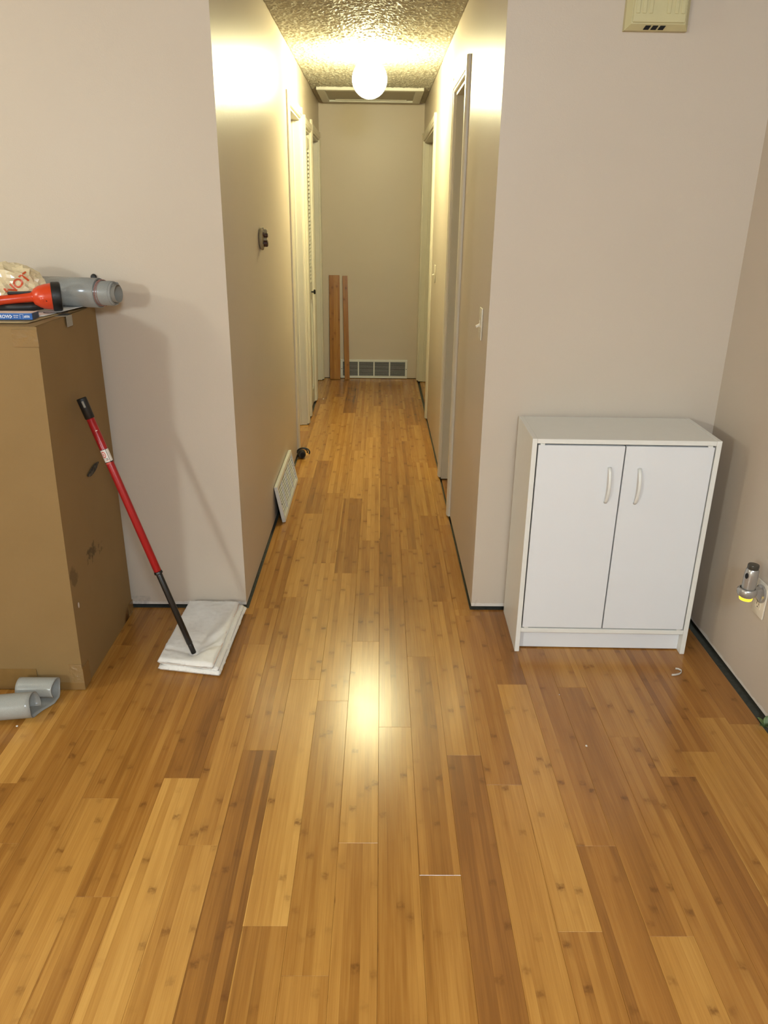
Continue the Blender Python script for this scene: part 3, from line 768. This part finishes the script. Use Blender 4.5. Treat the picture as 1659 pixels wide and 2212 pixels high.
hp = [(-.028, 0, .046), (-.05, 0, .0445), (-.09, 0, .041), (-.125, 0, .038), (-.148, 0, .036), (-.165, 0, .030), (-.19, 0, .024), (-.24, 0, .024)]
obj('handle', tube(NB(), hp, [.022, .0155, .0140, .0140, .0165, .0235, .0235, .023], 16), M_ORANGE, fb, True)
obj('battery_tube', tube(NB(), [(-.020, 0, .018), (-.06, 0, .0145), (-.15, 0, .0140)], [.012, .0135, .013], 14), M_BLACKRUB, fb, True)
obj('thumb_switch', B(-.115, -.045, -.007, .007, .0535, .062, .003, 2), M_BLACKRUB, fb, 'auto')
for (ax_, zz, yy) in ((-.012, .036, -.0365),):
    obj('screw_boss', lathe(NB(), [(.009, 0), (.008, .004), (.004, .0055)], 16, Matrix.Translation((ax_ - .004, yy + .006, zz + .004)) @ Matrix.Rotation(PI / 2, 4, 'X')), M_ORANGE, fb, 'auto')
    obj('screw_hole', lathe(NB(), [(.0026, 0), (.0026, .0012)], 12, Matrix.Translation((ax_ + .006, yy + .0005, zz)) @ Matrix.Rotation(PI / 2, 4, 'X')), M_DARK, fb)
obj('vent_notch', B(.000, .0055, -.0275, -.0235, .066, .072), M_DARK, fb)
cp = [(-.06 + .1 * math.sin(a) , -.030 - .012 * math.sin(2 * a), .0006 + .001) for a in [i * PI / 16 for i in range(17)]]
obj('cord', tube(NB(), [(-.02 + .070 * (1 - math.cos(PI * i / 14)) * .5, -.034 - .018 * math.sin(PI * i / 14), .0006) for i in range(15)], .0013, 6), M_BLACKRUB, fb, True)

# grey vinyl roll
M_VINYL = pm('grey_speckled_vinyl', col(.33, .335, .315), .17, var=.16, scale=420)
M_VINYL_END = pm('vinyl_backing', col(.25, .235, .20), .6, var=.1)
vr = thing('vinyl_roll', 'roll of grey vinyl sheet tied with red twine lying on the box', 'roll', (-.930, 2.597, ZT + .0492), (0, 0, math.radians(-13)))
def spiral_roll(x0, x1, r0, r1, turns, seg=28):
    bm = NB(); n = int(turns * seg); A = []; Bq = []
    for i in range(n + 1):
        a = 2 * PI * i / seg + 1.0; r = r0 + (r1 - r0) * i / n
        A.append(bm.verts.new((x0, r * math.cos(a), r * math.sin(a)))); 
        Bq.append(bm.verts.new((x1 + .004 * math.sin(a * .5), r * math.cos(a), r * math.sin(a))))
    for i in range(n): bm.faces.new((A[i], A[i + 1], Bq[i + 1], Bq[i]))
    return bm
sr_ = obj('outer_layers', spiral_roll(-.25, .012, .0425, .0480, 3), M_VINYL, vr, True); md = sr_.modifiers.new('thickness', 'SOLIDIFY'); md.thickness = .0014; md.offset = 0
sr_ = obj('inner_layers', spiral_roll(-.24, .068, .0320, .0395, 4), M_VINYL, vr, True); md = sr_.modifiers.new('thickness', 'SOLIDIFY'); md.thickness = .0013; md.offset = 0
sr_ = obj('core_layer', spiral_roll(-.24, .080, .0275, .0300, 1.2), M_VINYL_END, vr, True); md = sr_.modifiers.new('thickness', 'SOLIDIFY'); md.thickness = .0013; md.offset = 0
M_TWINE = pm('red_white_twine', col(.34, .17, .14), .8, var=.5, scale=300)
for i, x in enumerate((.018, .023, .029)):
    R_ = .0415
    obj('twine', tube(NB(), [(x + .0025 * math.sin(a + i), R_ * math.cos(a), R_ * math.sin(a)) for a in [2 * PI * k / 30 for k in range(31)]], .0011, 6), M_TWINE, vr, True)
kb = obj('wall_knob', lathe(NB(), [(.009, 0), (.011, .004), (.008, .012), (.004, .014)], 16, Matrix.Rotation(PI / 2, 4, 'X')), M_BLACKRUB, None, 'auto')
kb.location = (-.976, D - .0005, 1.283); tag(kb, 'small black knob on the wall peeking over the grey roll', 'knob')

# crumpled plastic bag with red print
def bag_mat():
    t = NT('thin_plastic_bag'); o = t.obj()
    t.base(t.mix(t.noise(30, 3, .6, o), col(.60, .47, .27), col(.78, .67, .45)))
    t.set(Roughness=.16); t.p.inputs['Specular IOR Level'].default_value = .7
    t.p.inputs['Subsurface Weight'].default_value = .25; t.p.inputs['Subsurface Radius'].default_value = (.02, .012, .006)
    return t.m
bm = NB(); bmesh.ops.create_icosphere(bm, subdivisions=4, radius=1.0)
for v in bm.verts:
    n0 = v.co.normalized()
    cr = abs(noise.noise(n0 * 1.7 + Vector((3, 1, 7)))) * .42 + abs(noise.noise(n0 * 3.3 + Vector((9, 2, 1)))) * .17 + abs(noise.noise(n0 * 7.0)) * .07
    p = n0 * (1.10 - cr)
    v.co = Vector((p.x * .118, p.y * .060, max(p.z * .078, -.064)))
bag = obj('plastic_bag', bm, bag_mat(), None, False)
bag.location = (-1.178, 2.528, ZT + .0685)
bag.data.polygons.foreach_set('use_smooth', [False] * len(bag.data.polygons))
tag(bag, 'crumpled tan plastic bag with red lettering behind the flashlight', 'bag')
bbm = NB(); bbm.from_mesh(bag.data); bvh = BVHTree.FromBMesh(bbm); bbm.free()
M_RED = pm('red_bag_print', col(.60, .085, .02), .35)
for body, size, ox_, oz_, ang in (('NOT', .037, .022, -.020, 40), ('D', .034, -.008, -.050, 40)):
    tm = text_mesh(body, size, 0, .03)
    bmesh.ops.subdivide_edges(tm, edges=tm.edges, cuts=2, use_grid_fill=True)
    bmesh.ops.triangulate(tm, faces=tm.faces)
    a = math.radians(ang)
    for v in tm.verts:
        x = ox_ + v.co.x * math.cos(a) - v.co.y * math.sin(a); z = oz_ + v.co.x * math.sin(a) + v.co.y * math.cos(a)
        h = bvh.ray_cast(Vector((x, -.5, z)), Vector((0, 1, 0)))
        y = h[0].y - .0009 if h[0] is not None else -.02
        v.co = Vector((x, y, z))
    obj('lettering', tm, M_RED, bag)

# ================================================================== MOP POLE AND TOWEL
P0 = Vector((-.640, 2.312, .0445)); P1 = Vector((-.9335, 2.362, .945))
mop = thing('extension_pole', 'red and black extension pole leaning from the towel onto the box', 'pole', P0)
ax = (P1 - P0); LN = ax.length; q3 = ax.to_track_quat('Z', 'Y').to_matrix().to_4x4()
M_REDP = pm('red_painted_steel', col(.36, .010, .012), .3, var=.08); M_BLKP = pm('black_painted_steel', col(.010, .009, .008), .3, var=.3, scale=120)
def seg_(name, a, b, ra, rb, mat, parent=mop, ex=()):
    pr = [(ra * .9, a * LN), (ra, a * LN + .002)] + list(ex) + [(rb, b * LN - .002), (rb * .9, b * LN)]
    return obj(name, lathe(NB(), pr, 24, q3), mat, parent, 'auto')
seg_('ferrule', .0, .040, .0090, .0092, M_BLKP)
seg_('lower_tube', .0401, .336, .0104, .0104, M_BLKP)
seg_('collar', .3361, .3465, .0148, .0142, M_BLKP)
up = seg_('upper_tube', .3466, .9285, .0128, .0128, M_REDP)
seg_('grip', .9287, 1.0, .0150, .0158, M_BLACKRUB)
# sticker wrapped round the pole
def arc_patch(t0, t1, a0, a1, r, n=10):
    bm = NB()
    def f(u, v):
        a = a0 + (a1 - a0) * u; return q3 @ Vector((r * math.cos(a), r * math.sin(a), LN * (t0 + (t1 - t0) * v)))
    patch(bm, f, n, 3); return bm
viewdir = (Vector((0, 0, CAM_H)) - (P0 + ax * .79)).normalized()
loc_v = q3.inverted().to_3x3() @ viewdir; A0 = math.atan2(loc_v.y, loc_v.x)
M_STICK = pm('white_sticker', col(.74, .70, .64), .4, var=.03); M_STICKR = pm('red_sticker_ink', col(.62, .10, .07), .4)
obj('label', arc_patch(.770, .818, A0 - 1.9, A0 + 1.9, .01305, 24), M_BLKP, up)
obj('label', arc_patch(.7735, .8165, A0 - 1.25, A0 + .25, .01315, 14), M_STICK, up)
obj('label', arc_patch(.7735, .8165, A0 + .36, A0 + 1.5, .01315, 12), M_STICK, up)
obj('label', arc_patch(.7655, .7715, A0 - 1.0, A0 + .25, .01322, 10), M_STICKR, up)
rg = NB()
def onp(a, t, r=.01325): return q3 @ Vector((r * math.cos(a), r * math.sin(a), LN * t))
for rad, wdt in ((.52, .16), (.18, .12)):
    n = 20
    inn = [rg.verts.new(onp(A0 - .62 + (rad - wdt) * math.cos(b), .8005 + (rad - wdt) * .0225 * math.sin(b))) for b in [2 * PI * i / n for i in range(n)]]
    out = [rg.verts.new(onp(A0 - .62 + rad * math.cos(b), .8005 + rad * .0225 * math.sin(b))) for b in [2 * PI * i / n for i in range(n)]]
    for i in range(n): rg.faces.new((inn[i], inn[(i + 1) % n], out[(i + 1) % n], out[i]))
obj('label_emblem', rg, M_STICKR, up)
for k, (aa, tt) in enumerate(((-.15, .781), (-.2, .785), (-.12, .778))):
    obj('label_print', arc_patch(tt, tt + .0016, A0 + aa - .35, A0 + aa + .25, .01328, 4), M_BLKP if k < 2 else M_STICKR, up)
obj('tick_mark', arc_patch(.8835, .8860, A0 - .1, A0 + .45, .01295, 5), M_STICK, up)
obj('grip_label', arc_patch(.968, .990, A0 - .28, A0 + .12, .0160, 4), pm('grey_grip_label', col(.24, .22, .17), .5), mop)

def terry():
    t = NT('white_terry_cloth'); o = t.obj()
    t.base(t.mix(t.noise(70, 3, .6, o), col(.80, .77, .72), col(.90, .875, .83))); t.set(Roughness=.95); t.p.inputs['Specular IOR Level'].default_value = .1
    t.p.inputs['Sheen Weight'].default_value = .25
    t.bump(t.math('ADD', t.noise(520, 3, .7, o), t.math('MULTIPLY', t.noise(95, 3, .6, o), .8)), .45, .003); return t.m
M_TERRY = terry()
tw_ = thing('folded_towel', 'white folded terry towel on the floor under the pole', 'towel', (-.64, 2.47, 0))
FL, FR, BR, BL = Vector((-.757, 2.266, 0)), Vector((-.533, 2.226, 0)), Vector((-.520, 2.700, 0)), Vector((-.745, 2.702, 0))
foot = Vector((P0.x, P0.y))
def towel_layer(name, u0, u1, v0, v1, z0, z1, seed, crease, hem=0.0):
    """rounded soft slab over part of the towel's footprint"""
    nu, nv = 40, 72; bm = NB(); ctr = Vector((-.64, 2.47, 0))
    def base_pt(u, v):
        uu = u0 + (u1 - u0) * u; vv = v0 + (v1 - v0) * v
        return (FL * (1 - uu) + FR * uu) * (1 - vv) + (BL * (1 - uu) + BR * uu) * vv
    def prof(u, v):
        e = min(u * .225, (1 - u) * .225, v * .47, (1 - v) * .47); r = (z1 - z0) * .55
        k = 1 - max(0, 1 - e / r) ** 2 if r > 0 else 1
        return math.sqrt(max(k, 0))
    def top(u, v):
        p = base_pt(u, v); zmid = (z0 + z1) / 2; h = (z1 - z0) / 2 * prof(u, v)
        w_ = .0065 * noise.noise((p.x * 14 + seed, p.y * 9, seed)) + .0016 * noise.noise((p.x * 55, p.y * 55, seed))
        z = zmid + h + w_ * prof(u, v)
        if crease:
            d2 = (Vector((p.x, p.y)) - foot)
            z -= .010 * math.exp(-(d2.length / .028) ** 2)
            # wrinkles radiating from the foot toward the back right
            for ang, amp, wd in ((1.05, .0105, .014), (.62, .0075, .011), (2.9, .0055, .014), (1.42, .005, .012)):
                dr_ = Vector((math.cos(ang), math.sin(ang))); al = d2.dot(dr_); ac = d2.x * -dr_.y + d2.y * dr_.x
                if al > -.01: z -= amp * math.exp(-(ac / wd) ** 2) * math.exp(-abs(al - .09) / .12)
        jit = .0022 * noise.noise((p.x * 110, p.y * 110, seed + 4)) + .004 * noise.noise((p.x * 12, p.y * 12, seed + 2))
        return p + Vector((jit, jit, z)) - ctr
    def bot(u, v):
        p = base_pt(u, v); h = (z1 - z0) / 2 * prof(u, v); return p + Vector((0, 0, max((z0 + z1) / 2 - h, .001))) - ctr
    a = patch(bm, top, nu, nv); b = patch(bm, bot, nu, nv)
    bmesh.ops.remove_doubles(bm, verts=bm.verts, dist=.0007)
    return obj(name, bm, M_TERRY, tw_, True)
towel_layer('lower_fold', .0, 1.0, .0, 1.0, .001, .021, 1, False)
towel_layer('middle_fold', .035, .975, .014, .985, .018, .031, 5, False)
towel_layer('upper_fold', -.005, .90, .000, .990, .026, .050, 9, True)
M_HEM = pm('pale_pink_hem', col(.72, .58, .50), .9, var=.08)
hp_ = []
for i in range(26):
    v = .03 + .93 * i / 25; p = (FL * .115 + FR * .885) * (1 - v) + (BL * .115 + BR * .885) * v
    hp_.append(Vector((p.x + .003 * math.sin(v * 9), p.y, .0400 + .002 * math.sin(v * 13))) - Vector((-.64, 2.47, 0)))
obj('hem', tube(NB(), hp_, .0022, 6), M_HEM, tw_, True)

# ================================================================== VINYL OFFCUT ON THE FLOOR
bm = NB()
prof_ = []
c1 = Vector((2.010, .0425)); r1_ = .0395
for i in range(31):
    a = math.radians(-42 + i * (312 / 30)); prof_.append((c1 + Vector((math.cos(a) * (1.0 + .05 * (i / 30)), math.sin(a))) * r1_, 0.0))
c2 = Vector((2.100, .0400)); r2_ = .0355
prof_.append((Vector((2.030, .0032)), .2)); prof_.append((Vector((2.048, .0032)), .5)); prof_.append((Vector((2.070, .0034)), .85))
for i in range(22):
    a = math.radians(-85 + i * (285 / 21)); prof_.append((c2 + Vector((math.cos(a), math.sin(a))) * r2_, 1.0))
g = []
NX = 14
for (p, k) in prof_:
    xa = -1.33 * (1 - k) + -1.160 * k; xb = -1.074 * (1 - k) + -1.040 * k
    row = []
    for j in range(NX + 1):
        f_ = j / NX; x = xa + (xb - xa) * f_ + (.004 * math.sin(p.y * 60 + p.x * 25) * (1 if f_ > .95 else 0))
        sk = (x + 1.074) * (.16 * (1 - k))        # the front curl turns a little toward the camera's left
        row.append(bm.verts.new((x + 1.15, p.x - 2.06 + sk, max(p.y, .002))))
    g.append(row)
for a, b in zip(g, g[1:]):
    for j in range(NX): bm.faces.new((a[j], a[j + 1], b[j + 1], b[j]))
oc = obj('vinyl_offcut', bm, M_VINYL, None, True); oc.location = (-1.15, 2.06, 0)
md = oc.modifiers.new('thickness', 'SOLIDIFY'); md.thickness = .0018; md.offset = 0
tag(oc, 'curled strip of grey vinyl on the floor in front of the cardboard box', 'offcut')

# ================================================================== SMALL THINGS ON THE FLOOR
pl = thing('coiled_plug', 'small black plug with a looped cord on the floor by the left doorway', 'plug', (-.490, 4.752, 0))
M_BLKG = pm('black_plastic', col(.014, .014, .013), .3, var=.2)
obj('plug_body', lathe(NB(), [(.016, -.034), (.021, -.033), (.026, -.014), (.027, .004), (.020, .020), (.012, .026)], 20, Matrix.Translation((.0, 0, .0275)) @ Matrix.Rotation(math.radians(14), 4, 'Z') @ Matrix.Rotation(-PI / 2, 4, 'X')), M_BLKG, pl, 'auto')
obj('plug_face', lathe(NB(), [(.0155, -.0352), (.0155, -.0342)], 20, Matrix.Translation((.0, 0, .0275)) @ Matrix.Rotation(math.radians(14), 4, 'Z') @ Matrix.Rotation(-PI / 2, 4, 'X')), M_DARK, pl, 'auto')
obj('cord_loop', tube(NB(), [(.010 + .040 * math.cos(a), .026 + .006 * math.sin(a), .030 + .026 * math.sin(a)) for a in [-.5 + i * 1.25 * PI / 28 for i in range(29)]], .0052, 8), M_BLKG, pl, True)
obj('cord_loop', tube(NB(), [(.006 + .030 * math.cos(a), .016, .034 + .024 * math.sin(a)) for a in [-.3 + i * 1.2 * PI / 24 for i in range(25)]], .0042, 8), M_BLKG, pl, True)
obj('prong', B(-.026, -.021, -.03, -.012, .001, .004), M_TAB, pl)

M_WHITEP = pm('white_plastic_scrap', col(.62, .56, .48), .4)
bm = NB(); cpts = [(1.041, 2.252), (1.055, 2.253), (1.070, 2.258), (1.081, 2.268), (1.085, 2.280), (1.079, 2.290), (1.069, 2.292)]
for i, (x, y) in enumerate(cpts): pass
A = [bm.verts.new((x - 1.07, y - 2.27, .0012)) for x, y in cpts]; A2 = [bm.verts.new((x - 1.07, y - 2.27, .0012 + .007)) for x, y in cpts]
for i in range(len(cpts) - 1): bm.faces.new((A[i], A[i + 1], A2[i + 1], A2[i]))
cu_ = obj('plastic_curl', bm, M_WHITEP, None, True); cu_.location = (1.07, 2.27, 0); md = cu_.modifiers.new('thickness', 'SOLIDIFY'); md.thickness = .0022; md.offset = 0
tag(cu_, 'white hooked plastic scrap on the floor in front of the cabinet', 'scrap')
def crumb(label, x, y, s, mat, cat='crumb'):
    bm = NB(); bmesh.ops.create_icosphere(bm, subdivisions=2, radius=s)
    for v in bm.verts: v.co = v.co * (1 + .35 * noise.noise(v.co * 400)); v.co.z = max(v.co.z * .6, -.3 * s)
    o = obj('paint_crumb', bm, mat, None, False); o.location = (x, y, .3 * s + .0002); return tag(o, label, cat, 'crumbs on the floor')
M_CRUMB = pm('white_crumb', col(.74, .68, .60), .7)
crumb('white crumb on the floor, well in front of the cabinet', .645, 1.874, .0035, M_CRUMB)
crumb('tiny white crumb just in front of the cabinet left foot', .621, 2.137, .0018, M_CRUMB)
crumb('white crumb in front of the curled grey vinyl strip', -1.112, 1.955, .0035, M_CRUMB)
crumb('white crumb on the hallway floor near the end-wall planks', -.46, 6.42, .006, M_CRUMB)
# green scrap at the foot of the right wall
lf = thing('green_scrap', 'crumpled green leafy scrap at the foot of the right wall', 'scrap', (1.236, 1.965, .0005))
M_GREEN = pm('green_leaf', col(.11, .16, .05), .5, var=.5, scale=120)
for i, (ang, ln, up_) in enumerate(((2.4, .030, .035), (1.2, .020, .045), (3.4, .026, .020), (-1.9, .028, .030), (-1.2, .020, .05))):
    bm = NB()
    def f(u, v, ang=ang, ln=ln, up_=up_):
        wv = (u - .5) * .020 * math.sin(PI * min(v * .95 + .05, 1)); r = ln * v
        x_ = math.cos(ang) * r - math.sin(ang) * wv
        if x_ > .012: x_ = .012
        return Vector((x_, math.sin(ang) * r + math.cos(ang) * wv, .001 + up_ * v * (1 - .35 * v) + abs(u - .5) * .006))
    patch(bm, f, 4, 6)
    lo_ = obj('leaf', bm, M_GREEN, lf, True); md = lo_.modifiers.new('thickness', 'SOLIDIFY'); md.thickness = .0006
